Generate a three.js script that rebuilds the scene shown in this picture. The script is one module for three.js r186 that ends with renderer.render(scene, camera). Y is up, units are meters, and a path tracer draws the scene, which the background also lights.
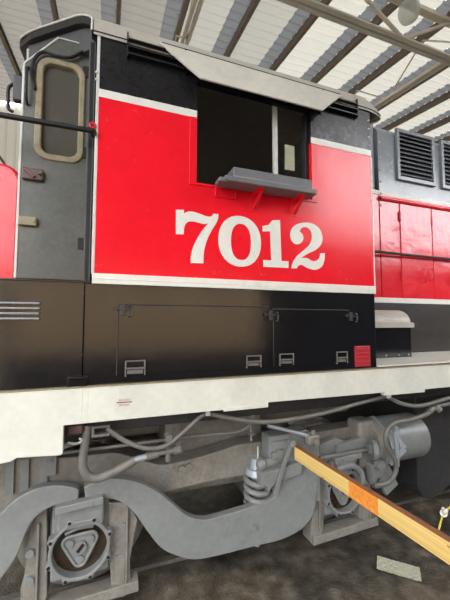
import * as THREE from 'three';
import { RoundedBoxGeometry } from 'three/addons/geometries/RoundedBoxGeometry.js';
import { mergeGeometries, toCreasedNormals } from 'three/addons/utils/BufferGeometryUtils.js';
import { ImprovedNoise } from 'three/addons/math/ImprovedNoise.js';

// ---------------------------------------------------------------- camera, sky, exposure
const scene = new THREE.Scene();
const camera = new THREE.PerspectiveCamera(85.42, 450 / 600, 0.05, 300);
camera.position.set(0, 2.11, 2.26);
{
  const yaw = 20 * Math.PI / 180, pitch = Math.atan(21.6 / 325);
  camera.lookAt(Math.sin(yaw) * Math.cos(pitch), 2.11 + Math.sin(pitch), 2.26 - Math.cos(yaw) * Math.cos(pitch));
}
const renderer = new THREE.WebGLRenderer({ antialias: true });
renderer.toneMapping = THREE.LinearToneMapping;
renderer.toneMappingExposure = 1.64;
renderer.shadowMap.enabled = true;

// an overcast sky: brighter towards the zenith, the same all the way round
{
  const W = 64, H = 64, d = new Float32Array(W * H * 4);
  for (let j = 0; j < H; j++) {
    const el = ((j + 0.5) / H - 0.5) * Math.PI, s = Math.max(0, Math.sin(el));
    const b = el > 0 ? 4.2 + 2.4 * s : 1.2;
    for (let i = 0; i < W; i++) d.set([b * 0.98, b * 1.0, b * 1.03, 1], (j * W + i) * 4);
  }
  const t = new THREE.DataTexture(d, W, H, THREE.RGBAFormat, THREE.FloatType);
  t.mapping = THREE.EquirectangularReflectionMapping;
  t.magFilter = t.minFilter = THREE.LinearFilter;
  t.needsUpdate = true;
  scene.background = t;
  scene.environment = t;
}
// ---------------------------------------------------------------- helpers
let seed = 7012;
const rnd = () => { seed = (seed * 1664525 + 1013904223) >>> 0; return seed / 4294967296; };
const noise = new ImprovedNoise();
const used = {};
const numbered = (n) => { const k = used[n] = (used[n] ?? -1) + 1; return k ? n + '_' + String(k).padStart(3, '0') : n; };

// uv in metres, taken from the face's main direction
function metreUV(g) {
  const p = g.attributes.position, n = g.attributes.normal, uv = new Float32Array(p.count * 2);
  for (let i = 0; i < p.count; i += 3) {
    let ax = 0, ay = 0, az = 0;
    for (let k = i; k < Math.min(i + 3, p.count); k++) { ax += n.getX(k); ay += n.getY(k); az += n.getZ(k); }
    ax = Math.abs(ax); ay = Math.abs(ay); az = Math.abs(az);
    for (let k = i; k < Math.min(i + 3, p.count); k++) {
      const x = p.getX(k), y = p.getY(k), z = p.getZ(k);
      if (az >= ax && az >= ay) { uv[2 * k] = x; uv[2 * k + 1] = y; }
      else if (ax >= ay) { uv[2 * k] = z; uv[2 * k + 1] = y; }
      else { uv[2 * k] = x; uv[2 * k + 1] = z; }
    }
  }
  g.setAttribute('uv', new THREE.BufferAttribute(uv, 2));
  return g;
}
function plain(g) {
  g = g.index ? g.toNonIndexed() : g;
  for (const k of Object.keys(g.attributes)) if (!['position', 'normal'].includes(k)) g.deleteAttribute(k);
  if (!g.attributes.normal) g.computeVertexNormals();
  return g;
}
function mesh(name, geos, mat, parent) {
  const list = (Array.isArray(geos) ? geos : [geos]).map(plain);
  const g = metreUV(list.length > 1 ? mergeGeometries(list) : list[0]);
  const m = new THREE.Mesh(g, mat);
  m.name = parent ? name : numbered(name);
  m.castShadow = m.receiveShadow = true;
  (parent ?? scene).add(m);
  return m;
}
function group(name, parent) { const g = new THREE.Group(); g.name = parent ? name : numbered(name); (parent ?? scene).add(g); return g; }
function tag(o, label, category, grp) { o.userData.label = label; if (category) o.userData.category = category; if (grp) o.userData.group = grp; return o; }
function structure(o, label, category) { o.userData.kind = 'structure'; return tag(o, label, category); }

// geometry builders (all in world metres)
const V = (x, y, z) => new THREE.Vector3(x, y, z);
function box(x0, x1, y0, y1, z0, z1, r = 0.004) {
  const w = x1 - x0, h = y1 - y0, d = z1 - z0, q = Math.min(r, w / 2.2, h / 2.2, d / 2.2);
  const g = q > 0.0005 ? new RoundedBoxGeometry(w, h, d, 2, q) : new THREE.BoxGeometry(w, h, d);
  return g.translate((x0 + x1) / 2, (y0 + y1) / 2, (z0 + z1) / 2);
}
function cyl(a, b, r0, r1 = r0, seg = 20, open = false) {
  const A = V(...a), B = V(...b), d = B.clone().sub(A), L = d.length();
  const g = new THREE.CylinderGeometry(r1, r0, L, seg, 1, open);
  g.applyQuaternion(new THREE.Quaternion().setFromUnitVectors(V(0, 1, 0), d.normalize()));
  return g.translate((A.x + B.x) / 2, (A.y + B.y) / 2, (A.z + B.z) / 2);
}
function bar(a, b, w, h, r = 0.003) {            // square bar between two points
  const A = V(...a), B = V(...b), d = B.clone().sub(A), L = d.length();
  const g = new RoundedBoxGeometry(L, h, w, 1, Math.min(r, w / 3, h / 3));
  const X = d.normalize(), Y0 = Math.abs(X.y) > 0.95 ? V(0, 0, 1) : V(0, 1, 0), Z = X.clone().cross(Y0).normalize(), Y = Z.clone().cross(X);
  g.applyMatrix4(new THREE.Matrix4().makeBasis(X, Y, Z));
  return g.translate((A.x + B.x) / 2, (A.y + B.y) / 2, (A.z + B.z) / 2);
}
function tube(pts, r, seg = 0, rad = 10, closed = false) {
  const c = new THREE.CatmullRomCurve3(pts.map((p) => V(...p)), closed, 'centripetal');
  return new THREE.TubeGeometry(c, seg || pts.length * 6, r, rad, closed);
}
// an outline whose points are rounded through, except those with a third entry of 1 which stay sharp
function outline(pts, all = false) {
  const out = [], n = pts.length;
  if (all || !pts.some((p) => p[2])) {
    if (all) { const c = new THREE.CatmullRomCurve3(pts.map((p) => V(p[0], p[1], 0)), true, 'centripetal'); return c.getPoints(n * 4).slice(0, -1).map((p) => new THREE.Vector2(p.x, p.y)); }
    return pts.map((p) => new THREE.Vector2(p[0], p[1]));
  }
  const s = pts.findIndex((p) => p[2]);
  let run = [pts[s]];
  for (let k = 1; k <= n; k++) {
    const p = pts[(s + k) % n]; run.push(p);
    if (p[2]) {
      if (run.length === 2) out.push(new THREE.Vector2(run[0][0], run[0][1]));
      else { const c = new THREE.CatmullRomCurve3(run.map((q) => V(q[0], q[1], 0)), false, 'centripetal'); for (const q of c.getPoints((run.length - 1) * 4).slice(0, -1)) out.push(new THREE.Vector2(q.x, q.y)); }
      run = [p];
    }
  }
  return out;
}
function prism(pts2, z0, z1, bevel = 0.004, holes = []) {
  const s = new THREE.Shape(pts2);
  for (const h of holes) s.holes.push(new THREE.Path(h));
  const g = new THREE.ExtrudeGeometry(s, { depth: z1 - z0 - 2 * bevel, bevelEnabled: bevel > 0, bevelThickness: bevel, bevelSize: bevel, bevelOffset: -bevel, bevelSegments: 2, curveSegments: 16 });
  return g.translate(0, 0, z0 + bevel);
}
const poly = (a) => a.map((p) => new THREE.Vector2(p[0], p[1]));
const rect = (x0, x1, y0, y1) => poly([[x0, y0], [x1, y0], [x1, y1], [x0, y1]]);
function roundRect(x0, x1, y0, y1, r, n = 6) {
  const o = [];
  for (const [cx, cy, a] of [[x1 - r, y0 + r, -90], [x1 - r, y1 - r, 0], [x0 + r, y1 - r, 90], [x0 + r, y0 + r, 180]])
    for (let k = 0; k <= n; k++) { const t = (a + 90 * k / n) * Math.PI / 180; o.push(new THREE.Vector2(cx + r * Math.cos(t), cy + r * Math.sin(t))); }
  return o;
}
const circlePts = (cx, cy, r, n = 40) => Array.from({ length: n }, (_, k) => new THREE.Vector2(cx + r * Math.cos(2 * Math.PI * k / n), cy + r * Math.sin(2 * Math.PI * k / n)));
function bolt(x, y, z, r = 0.018, h = 0.018) {   // hexagon head with a washer, facing +z
  return [cyl([x, y, z], [x, y, z + 0.004], r * 1.3, r * 1.3, 14), cyl([x, y, z + 0.004], [x, y, z + h], r, r * 0.96, 6)];
}
function rivet(x, y, z, r = 0.008) { const g = new THREE.SphereGeometry(r, 8, 6, 0, Math.PI * 2, 0, Math.PI / 2); g.rotateX(Math.PI / 2); return g.translate(x, y, z); }

// ---------------------------------------------------------------- materials
function fbm(x, y, z, o = 4) { let s = 0, a = 0.5, f = 1; for (let k = 0; k < o; k++) { s += a * noise.noise(x * f, y * f, z * f + k * 7.3); a *= 0.5; f *= 2.03; } return s; }
// a seamless noise tile; fn(fine, coarse, speck) gives r, g, b in 0..255
function tile(size, per, z, fn, srgb = true) {
  const d = new Uint8Array(size * size * 4);
  const tor = (u, v, f, zz) => {                 // blended at the edges so that it repeats without seams
    const s = (a, b) => fbm(a * f, b * f, zz, 4);
    const w = (t) => t * t * (3 - 2 * t), wu = w(u), wv = w(v);
    return (s(u, v) * (1 - wu) + s(u - 1, v) * wu) * (1 - wv) + (s(u, v - 1) * (1 - wu) + s(u - 1, v - 1) * wu) * wv;
  };
  for (let j = 0; j < size; j++) for (let i = 0; i < size; i++) {
    const u = i / size, v = j / size;
    const c = fn(tor(u, v, per * 6, z), tor(u, v, per, z + 31), rnd());
    d.set([...c.map((q) => Math.max(0, Math.min(255, q))), 255], (j * size + i) * 4);
  }
  const t = new THREE.DataTexture(d, size, size);
  t.wrapS = t.wrapT = THREE.RepeatWrapping; t.magFilter = THREE.LinearFilter; t.minFilter = THREE.LinearMipmapLinearFilter; t.generateMipmaps = true;
  if (srgb) t.colorSpace = THREE.SRGBColorSpace;
  t.needsUpdate = true;
  return t;
}
const grey = (b) => [b, b, b];
const roughTile = tile(256, 4, 3, (f, c, s) => [0, 128 + 90 * f + 60 * c + 14 * (s - 0.5), 0], false);
const dentTile = tile(256, 3, 9, (f, c) => grey(128 + 12 * f + 170 * c), false);
const grainTile = tile(256, 8, 17, (f, c, s) => grey(128 + 90 * f + 40 * c + 40 * (s - 0.5)), false);
function mat(hex, rough, o = {}) {
  const { vary = 0.06, per = 1.2, metal = 0, dents = 0, tint = [1, 1, 1], ...rest } = o;
  const c = new THREE.Color(hex), m = new THREE[rest.ior ? 'MeshPhysicalMaterial' : 'MeshStandardMaterial']({ roughness: rough, metalness: metal, ...rest });
  const k = c.clone().convertLinearToSRGB();
  m.map = tile(128, 4, hex % 97 + 0.5, (f, co, s) => [k.r, k.g, k.b].map((q, i) => 255 * q * (1 + (vary * 1.6 * f + vary * 2 * co) * tint[i] + 0.25 * vary * (s - 0.5))));
  m.map.repeat.set(1 / per, 1 / per);
  m.roughnessMap = roughTile.clone(); m.roughnessMap.repeat.set(1 / per, 1 / per); m.roughness = Math.min(1, rough * 2);
  if (dents) { m.bumpMap = dentTile.clone(); m.bumpMap.repeat.set(0.9, 0.9); m.bumpScale = dents; }
  return m;
}
const M = {
  red: mat(0xee1a2b, 0.22, { vary: 0.03, dents: 0.004 }),
  redHood: mat(0xe61c2e, 0.2, { vary: 0.04, dents: 0.014, ior: 1.7 }),
  black: mat(0x17171a, 0.16, { vary: 0.12, dents: 0.002, ior: 1.75 }),
  blackDull: mat(0x17171a, 0.5, { vary: 0.15 }),
  white: mat(0xe2e2da, 0.35, { vary: 0.03, dents: 0.002 }),
  sill: mat(0xd5d5ca, 0.45, { vary: 0.035, per: 0.8, dents: 0.002 }),
  roofGrey: mat(0xb3aea4, 0.5, { vary: 0.06 }),
  visor: mat(0xcdcabf, 0.5, { vary: 0.05 }),
  hoodGrey: mat(0x868c92, 0.24, { vary: 0.06, dents: 0.003, ior: 1.7 }),
  doorGrey: mat(0x575853, 0.4, { vary: 0.14, per: 0.7, dents: 0.004 }),
  wallGrey: mat(0x4a4b4d, 0.5, { vary: 0.08 }),
  edge: mat(0xc9c9c4, 0.35, { vary: 0.08 }),
  tan: mat(0x8d8268, 0.6, { vary: 0.16, per: 0.3 }),
  truck: mat(0x7a7c7a, 0.42, { vary: 0.08, per: 0.9 }),
  truckDirty: mat(0x79746c, 0.6, { vary: 0.16, per: 0.7 }),
  oily: mat(0x30261c, 0.2, { vary: 0.3, per: 0.2 }),
  pipe: mat(0x6a6762, 0.45, { vary: 0.1 }),
  rust: mat(0x5c4743, 0.8, { vary: 0.2, per: 0.2 }),
  dark: mat(0x2f2e2e, 0.7, { vary: 0.2 }),
  interior: mat(0x686b6b, 0.8, { vary: 0.1 }),
  steel: mat(0x9aa0a4, 0.35, { vary: 0.1, metal: 0.6 }),
  chrome: mat(0xa4abb0, 0.35, { vary: 0.08, metal: 0.3 }),
  padGrey: mat(0x6c6e72, 0.6, { vary: 0.06 }),
  rubber: mat(0x121213, 0.55, { vary: 0.1 }),
  reflector: mat(0xb02c38, 0.35, { vary: 0.08, per: 0.2 }),
  girder: mat(0xd6cebd, 0.6, { vary: 0.06 }),
  purlin: mat(0x7a6b5b, 0.7, { vary: 0.1 }),
  haspBlack: mat(0x3a3b3d, 0.3, { vary: 0.1 }),
  lip: mat(0x3b3a39, 0.4, { vary: 0.1 }),
  blackTop: mat(0x1b1b1e, 0.3, { vary: 0.12, dents: 0.0008 }),
  grime: mat(0x5a5650, 0.6, { vary: 0.16, per: 0.5 }),
  wood: null,
};
M.glass = new THREE.MeshPhysicalMaterial({ color: 0xffffff, roughness: 0.02, transmission: 1, thickness: 0, ior: 1.5 });
M.dustyGlass = new THREE.MeshPhysicalMaterial({ color: 0xa9a79d, roughness: 0.08, transmission: 0.8, thickness: 0, ior: 1.5 });
M.lampGlass = new THREE.MeshPhysicalMaterial({ color: 0xe8eae4, roughness: 0.25, transmission: 0.6, thickness: 0 });
const sheetBase = { roughness: 1, thickness: 0, specularIntensity: 0.2 };
M.sheet = new THREE.MeshPhysicalMaterial({ ...sheetBase, color: new THREE.Color(0.56, 0.535, 0.47), transmission: 0.135 });
M.sheetShaded = new THREE.MeshPhysicalMaterial({ ...sheetBase, color: new THREE.Color(0.46, 0.44, 0.4), transmission: 0.07 });  // darker left bays: the ceiling's light falloff put into sheet colour and transmission
M.sheetHalfShaded = new THREE.MeshPhysicalMaterial({ ...sheetBase, color: new THREE.Color(0.5, 0.48, 0.43), transmission: 0.1 });  // middle step of the same painted light falloff
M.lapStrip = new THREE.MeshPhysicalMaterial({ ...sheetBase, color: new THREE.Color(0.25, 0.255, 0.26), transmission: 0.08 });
// ---------------------------------------------------------------- outlines of the shaped parts, in metres (x, y; third entry 1 = sharp corner)
const L = {
  seven: [[0.449, 2.908, 1], [0.507, 2.913, 1], [0.507, 2.888, 1], [0.536, 2.904], [0.569, 2.908], [0.602, 2.904], [0.643, 2.894], [0.677, 2.886], [0.704, 2.886], [0.721, 2.896], [0.729, 2.911, 1], [0.770, 2.913, 1], [0.767, 2.878], [0.753, 2.843], [0.718, 2.786], [0.677, 2.695], [0.657, 2.608], [0.654, 2.533, 1], [0.558, 2.530, 1], [0.562, 2.588], [0.580, 2.655], [0.616, 2.730], [0.657, 2.793], [0.691, 2.833, 1], [0.656, 2.825], [0.616, 2.831], [0.576, 2.836], [0.543, 2.831], [0.521, 2.812], [0.509, 2.778], [0.507, 2.735, 1], [0.450, 2.730, 1]],
  one: [[1.136, 2.860, 1], [1.190, 2.874, 1], [1.224, 2.915, 1], [1.292, 2.924, 1], [1.301, 2.594, 1], [1.365, 2.594, 1], [1.365, 2.540, 1], [1.140, 2.536, 1], [1.140, 2.590, 1], [1.210, 2.591, 1], [1.202, 2.824, 1], [1.136, 2.817, 1]],
  two: [[1.391, 2.538, 1], [1.402, 2.581], [1.440, 2.637], [1.513, 2.697], [1.569, 2.749], [1.592, 2.807], [1.584, 2.862], [1.544, 2.890], [1.496, 2.881], [1.474, 2.850, 1], [1.504, 2.823], [1.505, 2.780], [1.472, 2.746], [1.428, 2.742], [1.394, 2.771], [1.386, 2.820], [1.403, 2.868], [1.444, 2.904], [1.517, 2.927], [1.600, 2.928], [1.665, 2.894], [1.696, 2.833], [1.687, 2.767], [1.633, 2.711], [1.549, 2.669], [1.481, 2.629, 1], [1.539, 2.632], [1.594, 2.612], [1.635, 2.619], [1.665, 2.648], [1.670, 2.682, 1], [1.719, 2.686, 1], [1.712, 2.624], [1.686, 2.571], [1.620, 2.539], [1.546, 2.550], [1.484, 2.573], [1.451, 2.557], [1.442, 2.541, 1]],
  equalizerLong: [[-0.112, 0.895, 1], [-0.120, 0.963, 1], [-0.063, 0.987], [0.049, 0.996], [0.165, 0.970], [0.257, 0.934], [0.373, 0.858], [0.494, 0.750], [0.609, 0.638], [0.744, 0.578], [0.917, 0.581], [1.090, 0.594], [1.243, 0.613], [1.364, 0.647], [1.404, 0.730, 1], [1.395, 0.854, 1], [1.613, 0.889, 1], [1.789, 0.924, 1], [1.795, 0.708], [1.775, 0.541], [1.726, 0.407], [1.623, 0.328], [1.446, 0.284], [1.159, 0.285], [0.786, 0.288], [0.659, 0.304], [0.543, 0.356], [0.423, 0.437], [0.312, 0.587], [0.225, 0.723], [0.155, 0.799], [0.086, 0.846], [0.005, 0.867]],
  equalizerShort: [[-0.852, 0.491, 1], [-0.734, 0.665], [-0.610, 0.882], [-0.541, 0.950], [-0.470, 0.990], [-0.372, 1.012], [-0.276, 1.005], [-0.177, 0.972], [-0.151, 0.955, 1], [-0.156, 0.893, 1], [-0.236, 0.884], [-0.302, 0.877], [-0.349, 0.860], [-0.390, 0.839], [-0.426, 0.805], [-0.461, 0.738], [-0.494, 0.640], [-0.538, 0.555], [-0.594, 0.478], [-0.690, 0.244, 1]],
  sideFrame: [[-1.000, 1.276], [-0.666, 1.245], [-0.293, 1.127], [-0.023, 1.118], [0.091, 1.110], [0.210, 1.065], [0.332, 1.010], [0.434, 0.972], [0.587, 0.973], [0.930, 1.014], [1.114, 1.045], [1.386, 1.041], [1.941, 1.057], [2.7, 1.067], [2.98, 1.03], [2.98, 0.8], [2.7, 0.739], [2.166, 0.747], [1.608, 0.756], [1.160, 0.773], [0.931, 0.777], [0.630, 0.762], [0.460, 0.745], [0.275, 0.732], [-0.012, 0.677], [-0.280, 0.695], [-0.648, 0.768], [-0.976, 0.772]],
  pedestalLeft: [[-0.353, 0.838], [-0.334, 0.251], [-0.351, 0.224], [-0.492, 0.263], [-0.495, 0.345], [-0.476, 0.433], [-0.470, 0.590], [-0.451, 0.714], [-0.407, 0.822]],
  pedestalRight: [[0.040, 0.798], [0.180, 0.773], [0.254, 0.637], [0.202, 0.367], [0.213, 0.142], [0.165, 0.114], [0.076, 0.125], [0.063, 0.400]],
};

// ---------------------------------------------------------------- the shed
const roofY = (z) => 7.84 - 0.12 * z;
{
  // floor: oily dirt-covered boards and concrete
  const t = tile(512, 5, 51, (f, c, s) => { const k = 73 + 75 * f + 90 * c + 18 * (s - 0.5), w = 14 + 26 * c; return [k + w * 0.5, k, k - w * 0.7]; });
  t.repeat.set(0.3, 0.3);
  const b = grainTile.clone(); b.repeat.set(1.1, 1.1);
  const r = roughTile.clone(); r.repeat.set(0.5, 0.5);
  const fm = new THREE.MeshStandardMaterial({ map: t, roughness: 1, roughnessMap: r, bumpMap: b, bumpScale: 0.02 });
  structure(mesh('floor', box(-11, 27, -0.3, 0, -9.3, 4.5, 0), fm), 'dark brown oil-stained shed floor under the locomotive', 'floor');
  const g = tile(256, 5, 61, (f, c, s) => { const k = 96 + 40 * f + 40 * c + 18 * (s - 0.5); return [k + 4, k, k - 6]; });
  g.repeat.set(0.2, 0.2);
  structure(mesh('floor_yard', box(-60, 70, -0.4, -0.06, 4.5, 60, 0), new THREE.MeshStandardMaterial({ map: g, roughness: 0.9 })), 'grey gravel yard outside the shed openings', 'ground');
}
const ceiling = structure(group('ceiling'), 'sloping shed roof of translucent corrugated sheets on brown purlins', 'ceiling');
const purlinX = []; for (let k = -8; k <= 20; k++) purlinX.push(1.26 + 1.205 * k);
{
  // corrugated sheet: ribs run along x; one sheet per bay, lapped over the next beside each purlin
  const zA = -9.2, zB = 4.6, pitch = 0.21;
  const sheet = (x0, x1, lift) => {
    const pr = [];
    for (let z = zA; z < zB; z += pitch) pr.push([z, 0], [z + 0.13, 0], [z + 0.15, 0.028], [z + 0.19, 0.028]);
    const pos = [];
    for (let i = 0; i + 1 < pr.length; i++) {
      const [za, ha] = pr[i], [zb, hb] = pr[i + 1], ya = roofY(za) + 0.02 + ha + lift, yb = roofY(zb) + 0.02 + hb + lift;
      pos.push(x0, ya, za, x0, yb, zb, x1, yb, zb, x0, ya, za, x1, yb, zb, x1, ya, za);
    }
    const g = new THREE.BufferGeometry(); g.setAttribute('position', new THREE.Float32BufferAttribute(pos, 3)); g.computeVertexNormals();
    return g;
  };
  for (let i = 0; i + 1 < purlinX.length; i++) {
    const m = purlinX[i] < 1 ? M.sheetShaded : purlinX[i] < 3 ? M.sheetHalfShaded : M.sheet;  // bays step darker to the left to paint the light falloff
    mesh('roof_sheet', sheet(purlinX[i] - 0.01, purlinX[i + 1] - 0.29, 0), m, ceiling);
    mesh('lap_sheet', sheet(purlinX[i + 1] - 0.3, purlinX[i + 1] + 0.005, -0.006), M.lapStrip, ceiling);
  }
  for (const x of purlinX) {
    const p = mesh('purlin', [bar([x, roofY(-9.2) - 0.07, -9.2], [x, roofY(4.5) - 0.07, 4.5], 0.014, 0.16), bar([x + 0.035, roofY(-9.2) - 0.145, -9.2], [x + 0.035, roofY(4.5) - 0.145, 4.5], 0.08, 0.012), bar([x + 0.035, roofY(-9.2) + 0.005, -9.2], [x + 0.035, roofY(4.5) + 0.005, 4.5], 0.08, 0.012)], M.purlin, ceiling);
    const sc = []; for (let z = -8.5; z < 2; z += 0.42) sc.push(cyl([x - 0.04, roofY(z) + 0.018, z], [x - 0.04, roofY(z) - 0.006, z], 0.016, 0.012, 6));
    const s = mesh('roof_screw', sc, M.edge, p); s.userData.kind = 'stuff';
  }
  // light joists under every fourth purlin
  for (const x of [purlinX[4], purlinX[8], purlinX[12]]) {
    const j = group('roof_truss', ceiling), low = (z) => roofY(z) - 0.92;
    for (const s of [-0.045, 0.045]) mesh('chord', bar([x + s, low(-9.1), -9.1], [x + s, low(4.4), 4.4], 0.06, 0.07), M.girder, j);
    for (let z = -9; z < 3.2; z += 1.9) {
      mesh('strut', cyl([x, low(z), z], [x, roofY(z + 0.95) - 0.15, z + 0.95], 0.016), M.girder, j);
      mesh('strut', cyl([x, roofY(z + 0.95) - 0.15, z + 0.95], [x, low(z + 1.9), z + 1.9], 0.016), M.girder, j);
    }
  }
  // girder along the shed
  const gd = group('roof_girder', ceiling), gz = -1.8;
  mesh('chord', [box(-9.9, 25, 7.06, 7.2, gz - 0.01, gz + 0.01), box(-9.9, 25, 7.06, 7.075, gz - 0.09, gz + 0.09)], M.girder, gd);
  mesh('chord', [box(-9.9, 25, 7.82, 7.9, gz - 0.06, gz + 0.06)], M.girder, gd);
  for (let x = -9.6; x < 24; x += 2.41) { mesh('strut', bar([x, 7.14, gz], [x + 1.2, 7.84, gz], 0.05, 0.05), M.girder, gd); mesh('strut', bar([x + 1.2, 7.84, gz], [x + 2.41, 7.14, gz], 0.05, 0.05), M.girder, gd); }
}
{
  // sheeted walls at the back and at the left end; the front wall is added to shape light and reflections
  const wm = new THREE.MeshPhysicalMaterial({ ...sheetBase, color: new THREE.Color(0.5, 0.47, 0.4), transmission: 0.12 });
  const back = structure(group('wall_back'), 'pale corrugated sheeting closing the back of the shed', 'wall');
  for (let x = -10.6; x < 26; x += 1.3) {
    const pr = []; for (let u = 0; u < 1.29; u += 0.26) pr.push([x + u, -9.3], [x + u + 0.17, -9.3], [x + u + 0.19, -9.27], [x + u + 0.24, -9.27]);
    pr.push([x + 1.3, -9.3]);
    const pos = []; for (let i = 0; i + 1 < pr.length; i++) { const [a, c] = pr[i], [b, d] = pr[i + 1]; pos.push(a, 0, c, b, 0, d, b, 8.95, d, a, 0, c, b, 8.95, d, a, 8.95, c); }
    const g = new THREE.BufferGeometry(); g.setAttribute('position', new THREE.Float32BufferAttribute(pos, 3)); g.computeVertexNormals();
    mesh('wall_sheet', g, wm, back);
  }
  for (const y of [2.2, 4.4, 6.6]) mesh('rail', box(-10.6, 26.5, y, y + 0.1, -9.26, -9.18), M.purlin, back);
  for (const [x, c] of [[-2.75, 0], [-2.6, 1]]) mesh('brace', bar([x - 1.1, 7.9, -8.6 + 0.12 * c], [x + 1.1, 4.6, -8.6 + 0.12 * c], 0.07, 0.07), c ? M.rust : M.girder, back);
  structure(mesh('wall_left', box(-11, -10.75, 0, 9, -9.3, 4.5, 0), mat(0xa79f8f, 0.8)), 'beige end wall of the shed', 'wall');
  structure(mesh('wall_right', box(26.5, 26.75, 0, 9, -9.3, 4.5, 0), mat(0x8f887b, 0.8)), 'grey beige right end wall of the shed', 'wall');
  const wf = structure(group('wall_front_added'), 'added unseen tan wall with a low window strip, shaping light and reflections', 'wall');
  mesh('added_upper_boarding', [box(-1.7, 4.7, 3.0, 7.15, 4.3, 4.5, 0)], mat(0x77654f, 0.85, { vary: 0.1, per: 2 }), wf);  // unseen; kept dark to lessen the fill light
  mesh('added_dark_boarding', [box(-1.7, 4.7, 0, 1.5, 4.3, 4.5, 0)], M.dark, wf);  // dark band added so the casing mirrors darker low down
  mesh('added_jamb', [box(-1.7, -1.6, 1.5, 3.0, 4.3, 4.5, 0)], M.dark, wf); mesh('light_block_boarding', [box(4.7, 26.5, 0, 4.3, 4.3, 4.5, 0)], mat(0x3a3d48, 0.7, { vary: 0.1, per: 2 }), wf); mesh('added_jamb', [box(3.3, 4.7, 1.5, 3.0, 4.3, 4.5, 0)], M.dark, wf);  // low wall on the right added to cut light reaching the floor
}

// ---------------------------------------------------------------- the locomotive body
const loco = tag(group('locomotive'), 'red and black switcher locomotive numbered 7012 with white stripes and open cab door', 'locomotive');
const part = (n, g, m, p = loco) => mesh(n, g, m, p);

// cab side: red field, black upper field and white bands, all with the window notch
const CX0 = -0.085, CX1 = 2.25, WX0 = 0.6, WX1 = 1.6, WY0 = 3.13, WY1 = 3.9;
{
  const red = part('cab_wall', prism(poly([[CX0, 2.42], [CX1, 2.42], [CX1, 3.63], [WX1, 3.63], [WX1, WY0], [WX0, WY0], [WX0, 3.63], [CX0, 3.63]]), -0.035, 0, 0.001), M.red);
  red.userData.label = 'red painted cab side';
  const up = part('cab_wall', prism(poly([[CX0, 3.63], [WX0, 3.63], [WX0, WY1], [WX1, WY1], [WX1, 3.63], [CX1, 3.63], [CX1, 4.09], [CX0, 4.09]]), -0.035, 0, 0.001), M.blackTop);
  up.userData.label = 'black painted band under the cab roof';
  part('stripe', [box(CX0, WX0, 3.624, 3.68, -0.004, 0.0035, 0.0015)], M.white, red);
  part('stripe', [box(WX1, CX1, 3.624, 3.68, -0.004, 0.0035, 0.0015)], M.white, red);
  part('stripe', [box(CX0 - 0.01, CX1 + 0.005, 2.356, 2.425, -0.035, 0.006, 0.003), box(CX0, CX1, 2.386, 2.39, 0, 0.009, 0.001)], M.white, red);
  part('corner_trim', [box(CX0 - 0.016, CX0 + 0.004, 2.425, 4.06, -0.05, 0.004, 0.004)], M.edge, red);
  part('corner_trim', [box(CX1 - 0.006, CX1 + 0.006, 2.425, 3.62, -0.04, 0.003, 0.003)], M.white, red);
  // lap strip beside the window, and small ledge brackets
  part('lap_strip', [box(WX0 - 0.055, WX0, WY0 - 0.005, 3.625, -0.002, 0.006, 0.002)], M.red, red);
  part('lap_strip', [box(WX1, WX1 + 0.05, WY0 - 0.02, 3.625, -0.002, 0.006, 0.002)], M.red, red);
  part('lap_strip', [box(WX0 - 0.055, WX1 + 0.05, WY0 - 0.02, WY0, -0.002, 0.008, 0.002)], M.red, red);
  part('bracket', [box(0.743, 0.912, 3.04, 3.05, 0, 0.012, 0.002), box(0.743, 0.753, 3.04, 3.11, 0, 0.012, 0.002), box(0.902, 0.912, 3.04, 3.11, 0, 0.012, 0.002)], M.red, red);
  const rv = []; for (const y of [3.72, 3.8, 3.88, 3.96]) rv.push(rivet(CX1 - 0.02, y, 0, 0.011)); for (const y of [3.42, 3.2, 2.9]) rv.push(rivet(CX1 - 0.02, y, 0, 0.006));
  part('rivets', rv, M.edge, up).userData.kind = 'stuff';
  part('rivets', [rivet(-0.1, 3.74, 0.002, 0.01), rivet(-0.1, 3.79, 0.002, 0.01)], M.edge, up).userData.kind = 'stuff';
  // the other walls of the cab: front, far side, floor
  part('cab_wall', [box(CX1 - 0.04, CX1, 2.36, 4.05, -2.95, -0.04, 0)], M.interior);
  part('cab_wall', [box(-0.62, CX1, 2.36, 3.3, -2.99, -2.95, 0), box(-0.62, CX1, 3.3, 4.1, -2.99, -2.95, 0)], M.interior);
  part('cab_wall', [box(-0.66, -0.62, 2.36, 4.2, -2.99, -0.68, 0)], M.wallGrey);
  part('cab_floor', [box(-1.6, CX1, 2.3, 2.352, -2.99, -0.03, 0)], M.interior);
  // control stand and gauges inside
  const cs = part('control_stand', [box(0.95, 1.35, 2.36, 3.35, -1.5, -1.1, 0.03), box(0.9, 1.25, 3.3, 3.55, -1.55, -1.15, 0.03)], M.interior);
  for (const x of [1.0, 1.14]) part('gauge', cyl([x, 3.44, -1.16], [x, 3.44, -1.13], 0.055), M.edge, cs);
}
// painted road number
{
  const digit = (pts, holes = []) => { const d = part('number_digit', prism(pts, -0.002, 0.0035, 0.0008, holes), M.white); d.userData.label = 'white painted numeral'; };
  const oval = (cx, cy, a, b, p, n = 48) => Array.from({ length: n }, (_, k) => { const t = 2 * Math.PI * k / n, c = Math.cos(t), s = Math.sin(t); return new THREE.Vector2(cx + a * Math.sign(c) * Math.abs(c) ** p, cy + b * Math.sign(s) * Math.abs(s) ** p); });
  digit(outline(L.seven)); digit(oval(0.945, 2.722, 0.176, 0.196, 0.93), [oval(0.953, 2.718, 0.083, 0.14, 0.85)]); digit(outline(L.one)); digit(outline(L.two));
}
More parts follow.
